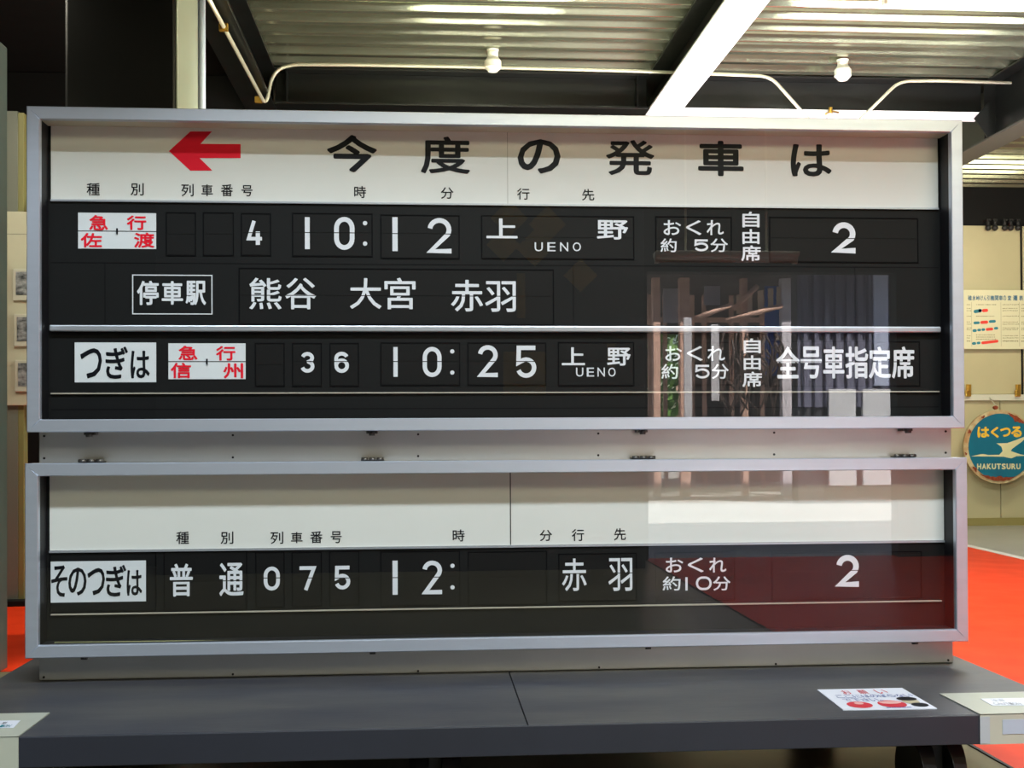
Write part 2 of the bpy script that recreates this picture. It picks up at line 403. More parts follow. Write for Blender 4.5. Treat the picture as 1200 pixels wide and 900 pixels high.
# detectors below the deck
for px, top, y0_, y1_, lab in ((577.5, 58, 68, 84, 'white round detector hanging from the deck above the board centre'), (987.5, 70, 78, 94, 'white round detector hanging right of the bright white beam')):
    t = on_z(px, top, DZ); yy = t.y; a_, b_ = on_y(px, y0_, yy), on_y(px, y1_, yy); k = (yy-CY)/F
    d = empty('ceiling_detector', t, lab, 'detector')
    cyl('stem', t, a_, 6.2*k, WPLAS, d, 16)
    cyl('base_ring', (t.x, t.y, DZ-.012), t, 7*k, WPLAS, d, 20)
    bm = bmesh.new(); h = a_.z-b_.z
    acyl(bm, (t.x, t.y, a_.z-h*.25), a_, 9.6*k, 24, 7*k); acyl(bm, (t.x, t.y, a_.z-h*.72), (t.x, t.y, a_.z-h*.25), 10*k, 24); acyl(bm, b_, (t.x, t.y, a_.z-h*.72), 5.5*k, 24, 9.5*k)
    mk('detector_head', bm, WPLAS, d)

# fluorescent fittings under the deck, behind the board
TUBE = mat('tube_glow', (1, .98, .9), .5, emit=30)
def fitting(x, y, L, z, power, col, label):
    f = empty('fluorescent_lamp', (x, y, DZ), label, 'lamp', 'ceiling tube lamps')
    box('housing', x-L/2, x+L/2, y-.07, y+.07, z+.05, z+.10, WPLAS, f, .006)
    cyl('glass_tube', (x-L/2+.04, y, z+.015), (x+L/2-.04, y, z+.015), .016, TUBE, f, 12)
    for s_ in (-1, 1):
        cyl('hanger', (x+s_*L*.35, y, z+.09), (x+s_*L*.35, y, DZ), .008, COND, f, 8)
        box('end_cap', x+s_*(L/2-.04), x+s_*(L/2-.01), y-.03, y+.03, z-.01, z+.05, WPLAS, f)
    for dz, tz in ((-.03, -1), (.115, 1)):
        light('tube_light', 'AREA', (x, y, z+dz), (x, y, z+dz+tz), power, col, (L, .1))
fitting(.25, 3.93, 1.3, 4.74, 130, (1, 1, .84), 'white tube lamp hung above the board, left of the white beam')
fitting(4.5, 3.93, 2.6, 4.74, 300, (.95, .98, 1), 'white tube lamp hung above the board, right of the white beam')
light('added_upfill_left', 'AREA', (.1, 3.8, 1.9), (0.1, 5.5, 5), 125, (.97, 1, .66), (2.2, .5))  # unseen light added behind the board to brighten the deck
light('added_upfill_right', 'AREA', (3.4, 4.6, 2.0), (3.4, 5.6, 5), 420, (.97, .98, 1), (4, .5))  # unseen light added to whiten the flanges and right deck
light('back_wall_fill', 'AREA', (7.5, 9.2, 4.5), (7, WB, 1.6), 84, (1, .95, .72), (3, .5))  # added fill without a fitting, brightens the cream back wall
light('left_back_fill', 'AREA', (-3.4, 3.0, 4.6), (-3.7, 4.6, 0), 62, (1, .93, .75), (1, .5))  # unseen fill added to brighten the left walkway and post
light('right_floor_fill', 'AREA', (6.5, 2.2, 4.6), (5.2, 4.0, 0), 74, (1, .96, .88), (2, 1))  # added fill for the orange floor at right, has no fitting

# ================================================================== THINGS AT THE BACK
# row of dark bulbs on the wall top
for k, px in enumerate((1158, 1166, 1177.5, 1184.5, 1193)):
    v = on_y(px, 267, WB-.1)
    h = empty('hanging_bulb', (v.x, WB-.1, v.z), ('leftmost', 'second from left', 'middle', 'fourth from left', 'rightmost')[k] + ' of five small dark bulbs along top of cream wall', 'bulb', 'dark bulbs above the cream wall')
    bm = bmesh.new(); bmesh.ops.create_uvsphere(bm, u_segments=12, v_segments=8, radius=.045)
    bmesh.ops.translate(bm, vec=(v.x, WB-.1, v.z), verts=bm.verts); mk('bulb', bm, RUBBER, h, True)
    cyl('socket', (v.x, WB-.1, v.z+.03), (v.x, WB-.1, v.z+.12), .025, RUBBER, h, 10)
    box('bracket', v.x-.03, v.x+.03, WB-.12, WB, v.z+.1, v.z+.13, RUBBER, h)
# poster
YP = WB-.115
x0, x1_, z0, z1_ = rect((1122, 340, 1262, 409), YP)
PO = empty('wall_chart', ((x0+x1_)/2, YP, z0), 'cream paper chart of coloured locomotive outlines pinned to cream wall', 'poster')
CH = mat('chart_paper', (.68, .66, .44), .6, var=.04)
box('sheet', x0, x1_, YP, YP+.012, z0, z1_, CH, PO)
BLU = mat('chart_blue', (.02, .12, .22), .6); TEAL = mat('chart_teal', (.02, .20, .26), .6); NAVY = mat('chart_navy', (.01, .03, .2), .6)
CRED = mat('chart_red', (.75, .05, .03), .6); INK = mat('chart_ink', (.25, .23, .12), .6)
ti = '碓氷峠けん引機関車の変遷表'
wid = [5.2, 4.6, 4.6, 4.0, 4.0, 4.0, 5, 5, 5, 4, 5, 6, 5.2]; x = 1134.2
for i, (c_, w_) in enumerate(zip(ti, wid)):
    char(c_, (x, 346.3, x+w_-.5, 352.2), YP-.002, BLU, PO, .012); x += w_+(0 if i < 9 else 1.2)
def capsule(xa_, xb_, y_, tilt, h_, m):
    n = 8; r = h_/2; pts = []
    for k in range(n+1):
        t = math.pi/2+math.pi*k/n; pts.append((xa_+r+r*math.cos(t), y_-r*math.sin(t)))
    for k in range(n+1):
        t = -math.pi/2+math.pi*k/n; pts.append((xb_-r+r*math.cos(t), y_-tilt-r*math.sin(t)))
    P = [on_y(a, b, YP-.002) for a, b in pts]
    put([(v.x, v.z) for v in P], [tuple(range(len(P)))], YP-.002, m, PO, 'locomotive_print')
for a_, b_, y_, t_, h_, m_ in ((1141, 1150, 365, .8, 4, TEAL), (1146.5, 1150.6, 364.4, .4, 3.6, NAVY), (1150.8, 1158, 364, .3, 3.8, CRED),
    (1140.8, 1148.2, 378.4, .2, 3.2, TEAL), (1148.8, 1158, 377.8, .3, 3.6, CRED), (1158.8, 1167, 376.8, .3, 3.2, TEAL),
    (1139.6, 1144.8, 387.5, .1, 3.3, TEAL), (1145.2, 1149.8, 386.8, .1, 3.0, TEAL), (1150.2, 1154.5, 386.3, .1, 3.0, TEAL), (1155.2, 1164, 386, .5, 3.4, CRED), (1164.8, 1169.8, 384.7, .1, 3.0, TEAL),
    (1139, 1144, 402.5, .1, 3.2, TEAL), (1144.6, 1149, 402, .2, 3.0, TEAL), (1150, 1170, 401.8, 2, 3.3, CRED)):
    capsule(a_, b_, y_, t_, h_, m_)
random.seed(3)
bm = bmesh.new()
def tick(xa_, xb_, y_, h_=1.0):
    a0, a1, b0, b1 = rect((xa_, y_, xb_, y_+h_), YP-.001); abox(bm, a0, a1, YP-.0015, YP, b0, b1)
for y_ in (356.5, 361, 363.6, 370, 377, 379.5, 384, 386, 393, 395.5, 399, 399.5):
    for xs_, xe_ in ((1133, 1137), (1175, 1193), (1197, 1215), (1218, 1245)):
        x = xs_
        while x < xe_:
            l = random.uniform(.6, 1.6); tick(x, x+l, y_+random.uniform(-.2, .2), .9); x += l+random.uniform(.4, 1.1)
for y_ in (356.5, 370, 392, 394.5, 397): 
    x = 1144
    while x < 1166: l = random.uniform(.6, 1.6); tick(x, x+l, y_, 1.); x += l+random.uniform(.5, 1.5)
for xx in (1138.5, 1173, 1194.5, 1216): tick(xx, xx+.25, 354, 52)
tag(mk('fine_print', bm, INK, PO), kind='stuff')
# round train head mark
YH = WB-.28; c = on_y(1171.5, 523.5, YH); k = (YH-CY)/F; Rm = 44.6*k
HM = empty('round_train_emblem', (c.x, YH, c.z-Rm), 'rusty teal round emblem with a cream crane hung on the cream wall', 'sign')
RIM = mat('rim_cream_rust', (.60, .55, .32), .45, vs=9, col2=(.42, .24, .10)); 
TE = mat('emblem_teal', (.005, .16, .24), .35, vs=2.4, col2=(.008, .13, .21)); YEL = mat('emblem_yellow', (.80, .50, .04), .45); CRM = mat('emblem_cream', (.70, .68, .38), .45, var=.1)
cyl('rim', (c.x, YH-.0, c.z), (c.x, YH+.05, c.z), Rm, RIM, HM, 64)
cyl('face', (c.x+.012, YH-.012, c.z), (c.x+.012, YH, c.z), Rm*.90, TE, HM, 64)
YT = YH-.014
for ch_, b_ in zip('はくつる', ((1145.3, 500, 1159.5, 513), (1161, 500, 1170.5, 513), (1172, 501, 1184.5, 512), (1184.8, 499.5, 1197.5, 512.5))): char(ch_, b_, YT, YEL, HM, .03)
x = 1145
for ch_ in 'HAKUTSURU': char(ch_, (x, 543.2, x+5.0, 550), YT, CRM, HM, .03); x += 5.75
crane = ((1138, 534.8), (1149, 532.3), (1152, 531.9), (1158, 533.2), (1171, 533), (1175, 528.5), (1173.5, 523.5), (1167.5, 519.5), (1180, 519.3), (1191, 515.5), (1207, 509), (1197, 518), (1186, 526), (1184.5, 528.5), (1196, 532.5), (1206, 534), (1191, 534.6), (1185, 537.2), (1176, 535.2))
P = [on_y(a, b, YT) for a, b in crane]
bm = bmesh.new(); vv = [bm.verts.new((v.x, YT, v.z)) for v in P]; fz = bm.faces.new(vv); fz.normal_update(); bmesh.ops.triangulate(bm, faces=[fz]); mk('crane_motif', bm, CRM, HM)
RU = mat('rust', (.30, .05, .012), .8, var=.4, vs=30, bump=.3, bs=60)
def rust(a0, a1, r0_, r1_, sd):
    random.seed(sd); n = 14; o_ = []; i_ = []
    for q in range(n+1):
        t = math.radians(a0+(a1-a0)*q/n); tap = math.sin(math.pi*q/n)
        o_.append((r1_+random.uniform(-.01, .01), t)); i_.append((r1_-(r1_-r0_)*tap*random.uniform(.6, 1), t))
    P_ = [(c.x+Rm*r*math.cos(t), c.z+Rm*r*math.sin(t)) for r, t in o_+i_[::-1]]
    nn_ = len(o_); put(P_, [(q, q+1, 2*nn_-2-q, 2*nn_-1-q) for q in range(nn_-1)], YT-.001, RU, HM, 'rust_patch')
rust(232, 300, .78, .93, 1); rust(40, 76, .78, .95, 2); rust(150, 158, .88, .98, 3); rust(214, 226, .86, .96, 4); rust(116, 124, .88, .96, 5); rust(325, 345, .8, .95, 6); rust(188, 194, .93, 1.0, 8)
hk = on_y(1167, 476, YH)
tube('hook', [hk+Vector((0, .02, -.05)), hk+Vector((.03, .02, .0)), hk+Vector((0, .04, .03)), (hk.x, WB-.09, zr)], .008, COND, HM)
cyl('bolt', hk+Vector((0, -.01, -.02)), hk+Vector((0, .04, -.02)), .03, RU, HM, 10)

# left: photo board on its post
YL = 5.2
lb = empty('photo_display_board', on_z(16, 675, 0), 'white upright board with a column of framed monochrome photographs, left edge', 'display board')
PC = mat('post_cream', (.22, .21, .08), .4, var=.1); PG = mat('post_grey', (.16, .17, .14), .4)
lb.location.y = YL
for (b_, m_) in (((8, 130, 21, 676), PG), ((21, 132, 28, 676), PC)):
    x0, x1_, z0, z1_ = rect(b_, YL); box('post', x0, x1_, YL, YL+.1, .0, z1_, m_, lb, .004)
x0, x1_, z0, z1_ = rect((8, 248, 84, 475), YL-.03); box('board', x0, x1_, YL-.03, YL, z0, z1_, mat('board_white', (.50, .49, .37), .45, var=.05), lb, .004)
x0, x1_, za, zb_ = rect((8, 274, 84, 275), YL-.032); box('board_seam', x0, x1_, YL-.032, YL-.03, za, zb_, mat('seam', (.3, .3, .24), .6), lb)
PH = mat('photo_print', (.40, .42, .44), .35, vs=14, col2=(.02, .025, .03), stretch=(1, 1, 1.5))
for q, (ya, yb) in enumerate(((315, 352), (368, 406), (422, 459))):
    x0, x1_, z0, z1_ = rect((15+q*1.3, ya, 50+q*1.3, yb), YL-.05)
    fr = box('photo_frame', x0, x1_, YL-.05, YL-.03, z0, z1_, mat('photo_mount', (.5, .5, .42), .4), lb, .003)
    tag(fr, 'monochrome photograph in pale mount')
    box('photo', x0+.025, x1_-.03, YL-.053, YL-.05, z0+.045, z1_-.025, PH, fr)
box('foot', on_y(4, 600, YL).x, on_y(60, 600, YL).x, YL-.12, YL+.25, 0, .05, DARKW, lb, .005)
# dark skirting behind
# left-most grey-green cabinet
yC = on_z(6, 783, 0).y
x1_ = on_y(9, 400, yC).x; zT = on_y(4, 56, yC).z
cb = empty('tall_cabinet', (x1_-.4, yC, 0), 'tall grey-green cabinet cut off by the left picture edge', 'cabinet')
GG = mat('cabinet_green', (.085, .115, .10), .4, var=.1)
box('carcass', x1_-.9, x1_, yC-.55, yC, 0, zT, GG, cb, .01); box('door', x1_-.88, x1_-.02, yC-.57, yC-.55, .06, zT-.03, GG, cb, .005)
box('handle', x1_-.8, x1_-.77, yC-.6, yC-.57, 1.0, 1.2, ALU, cb, .004)

# ================================================================== PLATFORM
PZ = CZ - 1.03
jb = on_y(500, 789, .125).z              # where body meets the platform
PZ = jb
yF = on_z(600, 850.5, PZ).y
fh = on_y(600, 850.5, yF).z - on_y(600, 886, yF).z
xLl = on_y(22, 862, yF).x; xRr = on_y(1148, 838, yF).x
XE0, XE1 = xLl-.42, xRr+.42; yR = .95
pl = empty('platform_trolley', ((XE0+XE1)/2, (yF+yR)/2, 0), 'long low grey wheeled platform carrying the departure board', 'platform')
xsm = on_z(608, 820, PZ).x
box('top_board', XE0, xsm-.002, yF+.012, yR, PZ-.02, PZ, GREY, pl, .002)
box('top_board', xsm+.002, XE1, yF+.012, yR, PZ-.02, PZ, GREY, pl, .002)
box('front_fascia', XE0, XE1, yF, yF+.012, PZ-fh, PZ-.001, GREYF, pl, .003)
box('rear_fascia', XE0, XE1, yR-.012, yR, PZ-fh, PZ-.02, GREYF, pl)
for xx in (XE0, XE1-.012): box('end_fascia', xx, xx+.012, yF+.012, yR-.012, PZ-fh, PZ-.02, GREYF, pl)
box('under_board', XE0+.02, XE1-.02, yF+.02, yR-.02, PZ-fh+.01, PZ-.03, DARKW, pl)
# white covers folded over the two front corners
def cover(xa_, xb_, yb_, lab):
    bm = bmesh.new(); abox(bm, xa_, xb_, yF-.004, yb_, PZ+.0005, PZ+.005); abox(bm, xa_, xb_, yF-.004, yF-.0005, PZ-fh, PZ+.003)
    o = mk('corner_cover', bm, COVER, pl); tag(o, lab); return o
yLb = on_z(30, 837, PZ).y; yRb = on_z(1150, 813, PZ).y
cv1 = cover(XE0, xLl, yLb, 'white sheet folded over left front corner'); cv2 = cover(xRr, XE1, yRb, 'white sheet folded over right front corner')
# labels on the covers
A_ = [on_z(a, b, PZ+.006) for a, b in ((1149, 819), (1206, 818), (1230, 826.5), (1163, 827))]
l1 = flat_poly('warning_label', A_, PAPER, cv2, .001, (0, 0, 1)); tag(l1, 'white label with faint lettering')
def floor_text(txt, p0, p1, hpx, m, parent, Z, gapk=.9, off=.01):
    """upright-reading text lying on the horizontal plane Z between image points p0 (left, centre) and p1"""
    a = on_z(*p0, Z); b = on_z(*p1, Z); n = len(txt); W_ = (b-a).length/n
    up0 = on_z(p0[0], p0[1]+hpx/2, Z); dn = on_z(p0[0], p0[1]-hpx/2, Z); H_ = abs(dn.y-up0.y)
    d = (b-a).normalized(); u = Vector((-d.y, d.x, 0))
    for i, ch_ in enumerate(txt):
        if ch_ == ' ': continue
        v, f = glyph2d(ch_, 0); o0 = a+d*W_*(i+.5-gapk/2)-u*H_/2
        wx, hx = W_*gapk, H_
        if ch_ == '。': wx *= .4; hx *= .4
        bm = bmesh.new(); V = [bm.verts.new(o0+d*wx*s_+u*hx*t_) for s_, t_ in v]
        for ff in f:
            try: bm.faces.new([V[q] for q in ff])
            except ValueError: pass
        mk('character', bm, m, parent)
LG = mat('faint_ink', (.22, .24, .28), .5)
floor_text('注意', (1161, 820.5), (1178, 820.5), 2.6, LG, cv2, PZ+.0085)
floor_text('CAUTION', (1164, 824.5), (1196, 824.3), 2.4, LG, cv2, PZ+.0085)
A_ = [on_z(a, b, PZ+.006) for a, b in ((-12, 845), (24, 844.5), (16, 853), (-22, 853.5))]
tag(flat_poly('warning_label', A_, PAPER, cv1, .001, (0, 0, 1)), 'pale label reading in faint lettering')
floor_text('意', (2, 847.2), (8.5, 847), 2.6, KTXT, cv1, PZ+.0085)
floor_text('ION', (0, 850.6), (13, 850.4), 2.4, TEAL, cv1, PZ+.0085)
for (b_, c_) in (((1175, 843, 1215, 860), (.42, .50, .62)), ((1148.5, 840, 1160, 872), (.42, .47, .52)),):
    x0, x1_, z0, z1_ = rect(b_, yF-.005); box('label', x0, x1_, yF-.006, yF-.004, max(z0, PZ-fh+.004), min(z1_, PZ-.004), mat('label_%d' % int(b_[0]), c_, .4), cv2)
# casters
def caster(x, y):
    c_ = empty('caster', (x, y, 0), parent=pl)
    H = PZ-fh; R_ = H/2-.008
    for s_ in (-1, 1):
        bm = bmesh.new(); acyl(bm, (x+s_*.058-.026, y, R_), (x+s_*.058+.026, y, R_), R_, 28)
        bmesh.ops.bevel(bm, geom=[e_ for e_ in bm.edges if abs((e_.verts[0].co-e_.verts[1].co).x) < .001], offset=.012, segments=2, affect='EDGES')
        mk('wheel', bm, RUBBER, c_, True)
    box('fork', x-.026, x+.026, y-.05, y+.05, R_-.05, H-.012, RUBBER, c_, .006)
    cyl('axle', (x-.09, y, R_), (x+.09, y, R_), .014, HINGE, c_, 10)
    box('mounting_plate', x-.085, x+.085, y-.07, y+.07, H-.012, H+.012, HINGE, c_, .002)
cxp = on_y(1091, 880, yF+.17).x
for x_ in (cxp, on_y(1091, 880, yF+.17).x-3.75, (2*cxp-3.75)/2):
    for y_ in (yF+.17, yR-.2): caster(x_, y_)

# notice sheet on the platform
Z1 = PZ+.004
crn = [on_z(a, b, Z1) for a, b in ((957.5, 808), (1057, 806), (1098, 830), (988, 831.5))]
NS = empty('notice_sheet', (crn[0]+crn[2])/2, 'laminated white paper notice with red and blue print lying on platform', 'notice')
flat_poly('sheet', [v-Vector((0, 0, .0035)) for v in crn], PAPER, NS, .0035, (0, 0, 1))
RN = mat('notice_red', (.62, .03, .05), .5); BN = mat('notice_blue', (.05, .10, .35), .5)
def nuv(u, v): # u across, v down
    return (crn[0].lerp(crn[1], u)).lerp(crn[3].lerp(crn[2], u), v)
def ntext(txt, u0_, u1_, v0, v1, m, off=.02, gapk=.9):
    n = len(txt)
    for i, ch_ in enumerate(txt):
        if ch_ == ' ': continue
        g_, f = glyph2d(ch_, 0); bm = bmesh.new(); ww = (u1_-u0_)/n
        k_ = .4 if ch_ == '。' else 1
        V = [bm.verts.new(nuv(u0_+ww*(i+.05+gapk*a*k_), v1-(v1-v0)*b*k_)+Vector((0, 0, .001))) for a, b in g_]
        for ff in f:
            try: bm.faces.new([V[q] for q in ff])
            except ValueError: pass
        mk('character', bm, m, NS)
ntext('お', .23, .34, .08, .28, RN, .03); ntext('願', .42, .53, .08, .28, RN, .03); ntext('い', .62, .76, .08, .28, RN, .03)
ntext('ここにはのぼらない', .10, .97, .32, .46, BN, .02); ntext('で下さい。', .13, .62, .50, .64, BN, .02)
def nblob(name, u, v, ru, rv, m, dz=.001, a0=0, a1=360):
    pts = [nuv(u+ru*math.cos(math.radians(a0+(a1-a0)*q/24)), v+rv*math.sin(math.radians(a0+(a1-a0)*q/24)))+Vector((0, 0, dz)) for q in range(25 if a1-a0 < 360 else 24)]
    bm = bmesh.new(); bm.faces.new([bm.verts.new(p_) for p_ in pts]); return mk(name, bm, m, NS)
PK = mat('notice_pink', (.8, .42, .40), .5)
nblob('red_disc', .24, .80, .135, .15, RN); nblob('red_disc', .60, .78, .15, .17, RN)
nblob('pale_shape', .25, .74, .05, .06, PK, .0018); nblob('pale_shape', .60, .72, .12, .07, PK, .0018)
nblob('figure_cap', .84, .56, .11, .09, KTXT, .0018); nblob('figure_face', .84, .68, .09, .12, mat('notice_tan', (.5, .45, .3), .5), .0014); nblob('figure_coat', .88, .84, .09, .09, KTXT, .0016)
ntext('ーーーーー', .48, .75, .93, .96, BN, 0)

# ================================================================== DEPARTURE BOARD
YPn = .125; YG = YPn-.0035; YK = YPn-.0075
bx0, bx1 = on_y(45.5, 520, YPn).x, on_y(1115, 520, YPn).x
DB = empty('departure_board', ((bx0+bx1)/2, .3, PZ), 'large glazed split-flap departure board in two aluminium framed cases', 'departure board')
box('body', bx0, bx1, YPn, .55, PZ+.001, TOPZ-.004, BODY, DB, .004)
# the body shows between the cases and under them; the panels sit on its face
for (a_, b_) in ((52, 511), (52, 537), (273, 510), (273, 536), (490, 509), (490, 534.5), (701, 508), (701, 533.5), (907, 507), (907, 532.5), (1108, 505.5), (1108, 530.5),
                 (51.5, 793.5), (273, 790), (490, 786.3), (702, 782), (909, 778), (1111, 773.5)):
    v = on_y(a_, b_, YPn); bm = bmesh.new(); acyl(bm, (v.x, YPn-.004, v.z), (v.x, YPn+.001, v.z), .005, 10); mk('screw', bm, SCREW, DB)
def case(out, rail, lab):
    """out: world x0,x1,z0,z1 of the outer frame"""
    x0, x1, z0, z1 = out; e_ = empty('case_door', ((x0+x1)/2, 0, z0), parent=DB); tag(e_, lab)
    o4 = [(x0, z0), (x1, z0), (x1, z1), (x0, z1)]; i4 = [(x0+rail, z0+rail), (x1-rail, z0+rail), (x1-rail, z1-rail), (x0+rail, z1-rail)]
    for q in range(4):
        r = (q+1) % 4; bm = bmesh.new(); g = .0007
        P_ = [o4[q], o4[r], i4[r], i4[q]]
        F_ = [bm.verts.new((a, 0.004, b)) for a, b in P_]; B_ = [bm.verts.new((a, .028, b)) for a, b in P_]
        cxm = sum(a for a, b in P_)/4; czm = sum(b for a, b in P_)/4
        T_ = [bm.verts.new((a+(cxm-a)*(.0015 if q in (0, 2) else .12), 0, b+(czm-b)*(.12 if q in (0, 2) else .0015))) for a, b in P_]
        bm.faces.new(T_); bm.faces.new(B_)
        for s_ in range(4):
            t_ = (s_+1) % 4; bm.faces.new((F_[s_], F_[t_], B_[t_], B_[s_])); bm.faces.new((T_[s_], T_[t_], F_[t_], F_[s_]))
        mk('frame_rail', bm, ALU, e_)
    sh = bmesh.new(); t = .004
    for b_ in ((x0+.001, x0+t, z0+.001, z1-.001), (x1-t, x1-.001, z0+.001, z1-.001), (x0+t, x1-t, z0+.001, z0+t), (x0+t, x1-t, z1-t, z1-.001)): abox(sh, b_[0], b_[1], .028, YPn-.0005, b_[2], b_[3])
    mk('side_shell', sh, ALU, e_)
    ln = bmesh.new(); R_ = rail-.002
    for b_ in ((x0+R_-.01, x0+R_, z0+R_, z1-R_), (x1-R_, x1-R_+.01, z0+R_, z1-R_), (x0+R_-.01, x1-R_+.01, z0+R_-.01, z0+R_)): abox(ln, b_[0], b_[1], .029, YPn-.0005, b_[2], b_[3])
    mk('black_liner', ln, LINER, e_)
    tl = bmesh.new(); abox(tl, x0+R_-.01, x1-R_+.01, .029, YPn-.0005, z1-R_, z1-R_+.01); mk('top_liner', tl, mat('liner_beige', (.62, .58, .48), .6), e_)
    gl = bmesh.new(); vv = [gl.verts.new(p_) for p_ in ((x0+rail-.006, .014, z0+rail-.006), (x1-rail+.006, .014, z0+rail-.006), (x1-rail+.006, .014, z1-rail+.006), (x0+rail-.006, .014, z1-rail+.006))]
    gl.faces.new(vv); mk('glass_pane', gl, GLASS, e_)
    return e_, R_
RAIL = .053
up_out = (-2, 2, TOPZ-1.3521, TOPZ); lo_out = (-2.0074, 2.0083, TOPZ-2.285, TOPZ-1.4807)
D1, RR = case(up_out, RAIL, 'upper glazed case door in brushed aluminium'); D2, _ = case(lo_out, RAIL, 'lower glazed case door in brushed aluminium')
# black display panels
def inner(out): return out[0]+RR, out[1]-RR, out[2]+RR, out[3]-RR
for out in (up_out, lo_out):
    a = inner(out); box('display_panel', a[0], a[1], YPn-.002, YPn, a[2], a[3], BLACK, DB)
# header panels
def header(out, pxl, pxr, yl, yr):
    xa_ = on_y(pxl, yl, YPn).x; xb_ = on_y(pxr, yr, YPn).x; zb_ = (on_y(pxl, yl, YPn).z+on_y(pxr, yr, YPn).z)/2
    h = box('header_panel', xa_, xb_, YG, YPn-.002, zb_, out[3]-RR, HEAD, DB)
    box('header_trim', xa_, xb_, YG-.008, YG, zb_-.009, zb_-.001, ALUB, h)
    return h
H1 = header(up_out, 60, 1099, 234, 243.5); H2 = header(lo_out, 58.5, 1106, 643, 635)
tag(H1, 'white header panel with red arrow and large black title'); tag(H2, 'white header panel with small black column captions')
YH1 = YG-.001
ar = [(198, 177), (223, 154), (248.5, 154), (235, 168.5), (282, 168.8), (282, 185.3), (234, 185.3), (249, 200), (223, 200)]
P = [on_y(a, b, YH1) for a, b in ar]
bm = bmesh.new(); fz = bm.faces.new([bm.verts.new((v.x, YH1, v.z)) for v in P]); fz.normal_update(); bmesh.ops.triangulate(bm, faces=[fz]); mk('red_arrow', bm, RTXT, H1)
for ch_, b_ in (('今', (383, 158, 442, 202)), ('度', (493, 160, 551, 203.5)), ('の', (606.5, 163, 657, 203.5)), ('発', (710, 164, 767, 205.5)), ('車', (818, 165, 871.5, 206.5)), ('は', (926.5, 169, 974.5, 207))):
    char(ch_, b_, YH1, KTXT, H1, .012 if ch_ in '度発' else .0165)
for s_, b_ in (('種', (101.5, 214.5, 117, 229)), ('別', (153, 214.5, 168.5, 229)), ('列', (212.5, 215.5, 227, 230)), ('車', (236, 216, 249.5, 230)), ('番', (259, 216, 273, 230)), ('号', (283, 217, 296, 230)),
               ('時', (415, 218, 429, 232)), ('分', (516.5, 219.5, 531.5, 233)), ('行', (606, 220.5, 620.5, 234)), ('先', (682, 221.5, 696.5, 235))):
    char(s_, b_, YH1, KTXT, H1, .006)
for s_, b_ in (('種', (206.5, 623, 221.5, 637.5)), ('別', (258.5, 623, 273.5, 637.5)), ('列', (317, 623, 332, 637.5)), ('車', (341, 623.5, 354.5, 636.5)), ('番', (363.5, 622.5, 378, 636.5)), ('号', (387.5, 622.5, 400.5, 636.5)),
               ('時', (530.5, 620.5, 544.5, 634.5)), ('分', (632.5, 621, 647, 634)), ('行', (670, 620, 684.5, 634)), ('先', (719.5, 619, 733.5, 633))):
    char(s_, b_, YH1, KTXT, H2, .006)
for h, px, out in ((H1, 595.3, up_out), (H2, 596.8, lo_out)):
    x = on_y(px, 300, YH1).x; zz = min(v[2] for v in h.bound_box)
    box('panel_joint', x-(.0008 if h is H1 else .0022), x+(.0008 if h is H1 else .0022), YG-.001, YG, on_y(px, 239 if h is H1 else 638.5, YG).z, out[3]-RR, KTXT if h is H2 else mat('joint_grey', (.22, .22, .2), .6), h)
# divider strips
def bar(name, pl_, pr_, th, m, dep=.012):
    a_, b_ = on_y(*pl_, YG), on_y(*pr_, YG); z_ = (a_.z+b_.z)/2
    return box(name, a_.x, b_.x, YPn-.002-dep, YPn-.002, z_-th/2, z_+th/2, m, DB, min(th, dep)*.2)
bar('divider_bar', (60, 385), (1100, 386.8), .026, ALUB, .03)
THIN = mat('thin_strip', (.42, .38, .32), .4)
bar('thin_strip', (60, 461), (1100, 459.3), .006, THIN); bar('thin_strip', (60, 718.5), (1103, 705.5), .006, THIN)
YB_ = mat('brass_strip', (.55, .55, .28), .4, .4)
def sillstrip(p0, p1):
    a_, b_ = on_y(*p0, .07), on_y(*p1, .07); tube('sill_strip', [a_, b_], .0035, YB_, DB, 6)
sillstrip((64, 753), (345, 750)); sillstrip((848, 741.5), (1103, 737.5))
# joints between the black panel sheets
def joint(p0, p1):
    a_, b_ = on_y(*p0, YPn-.0025), on_y(*p1, YPn-.0025)
    if abs(a_.x-b_.x) > abs(a_.z-b_.z): z_ = (a_.z+b_.z)/2; box('panel_joint', a_.x, b_.x, YPn-.0026, YPn-.002, z_-.0016, z_+.0016, BEZ, DB)
    else: x_ = (a_.x+b_.x)/2; box('panel_joint', x_-.0014, x_+.0014, YPn-.0026, YPn-.002, a_.z, b_.z, BEZ, DB)
for p_ in (((60, 308.5), (1100, 313)), ((123, 308.5), (123, 380)), ((672, 312), (672, 381)), ((1002, 313), (1002, 382)), ((60, 480), (1100, 477))): joint(*p_)
# flap windows
CARDS = {}
def unit(b_, cut=None, card=FLAP, plate=None, flaps=True, m=None):
    x0, x1, z0, z1 = rect(b_, YPn-.002); e_ = empty('flap_display', ((x0+x1)/2, YPn-.002, z0), parent=DB)
    bm = bmesh.new(); t = .0045; Y0 = YPn-.0048; Y1 = YPn-.002
    for q in ((x0-t, x0, z0-t, z1+t), (x1, x1+t, z0-t, z1+t), (x0, x1, z1, z1+t), (x0, x1, z0-t, z0)): abox(bm, q[0], q[1], Y0, Y1, q[2], q[3])
    mk('bezel', bm, BEZ, e_)
    zc = (z0+z1)/2 if cut is None else on_y((b_[0]+b_[2])/2, cut, YG).z
    if flaps:
        box('flap', x0+.002, x1-.002, YG, Y1, zc+.0015, z1-.002, card, e_); box('flap', x0+.002, x1-.002, YG, Y1, z0+.002, zc-.0015, card, e_)
    return e_, zc
YC_ = YG-.001
def W(ch, b, p, cut=None, off=.012): return char(ch, b, YC_, WTXT, p, off, cut)
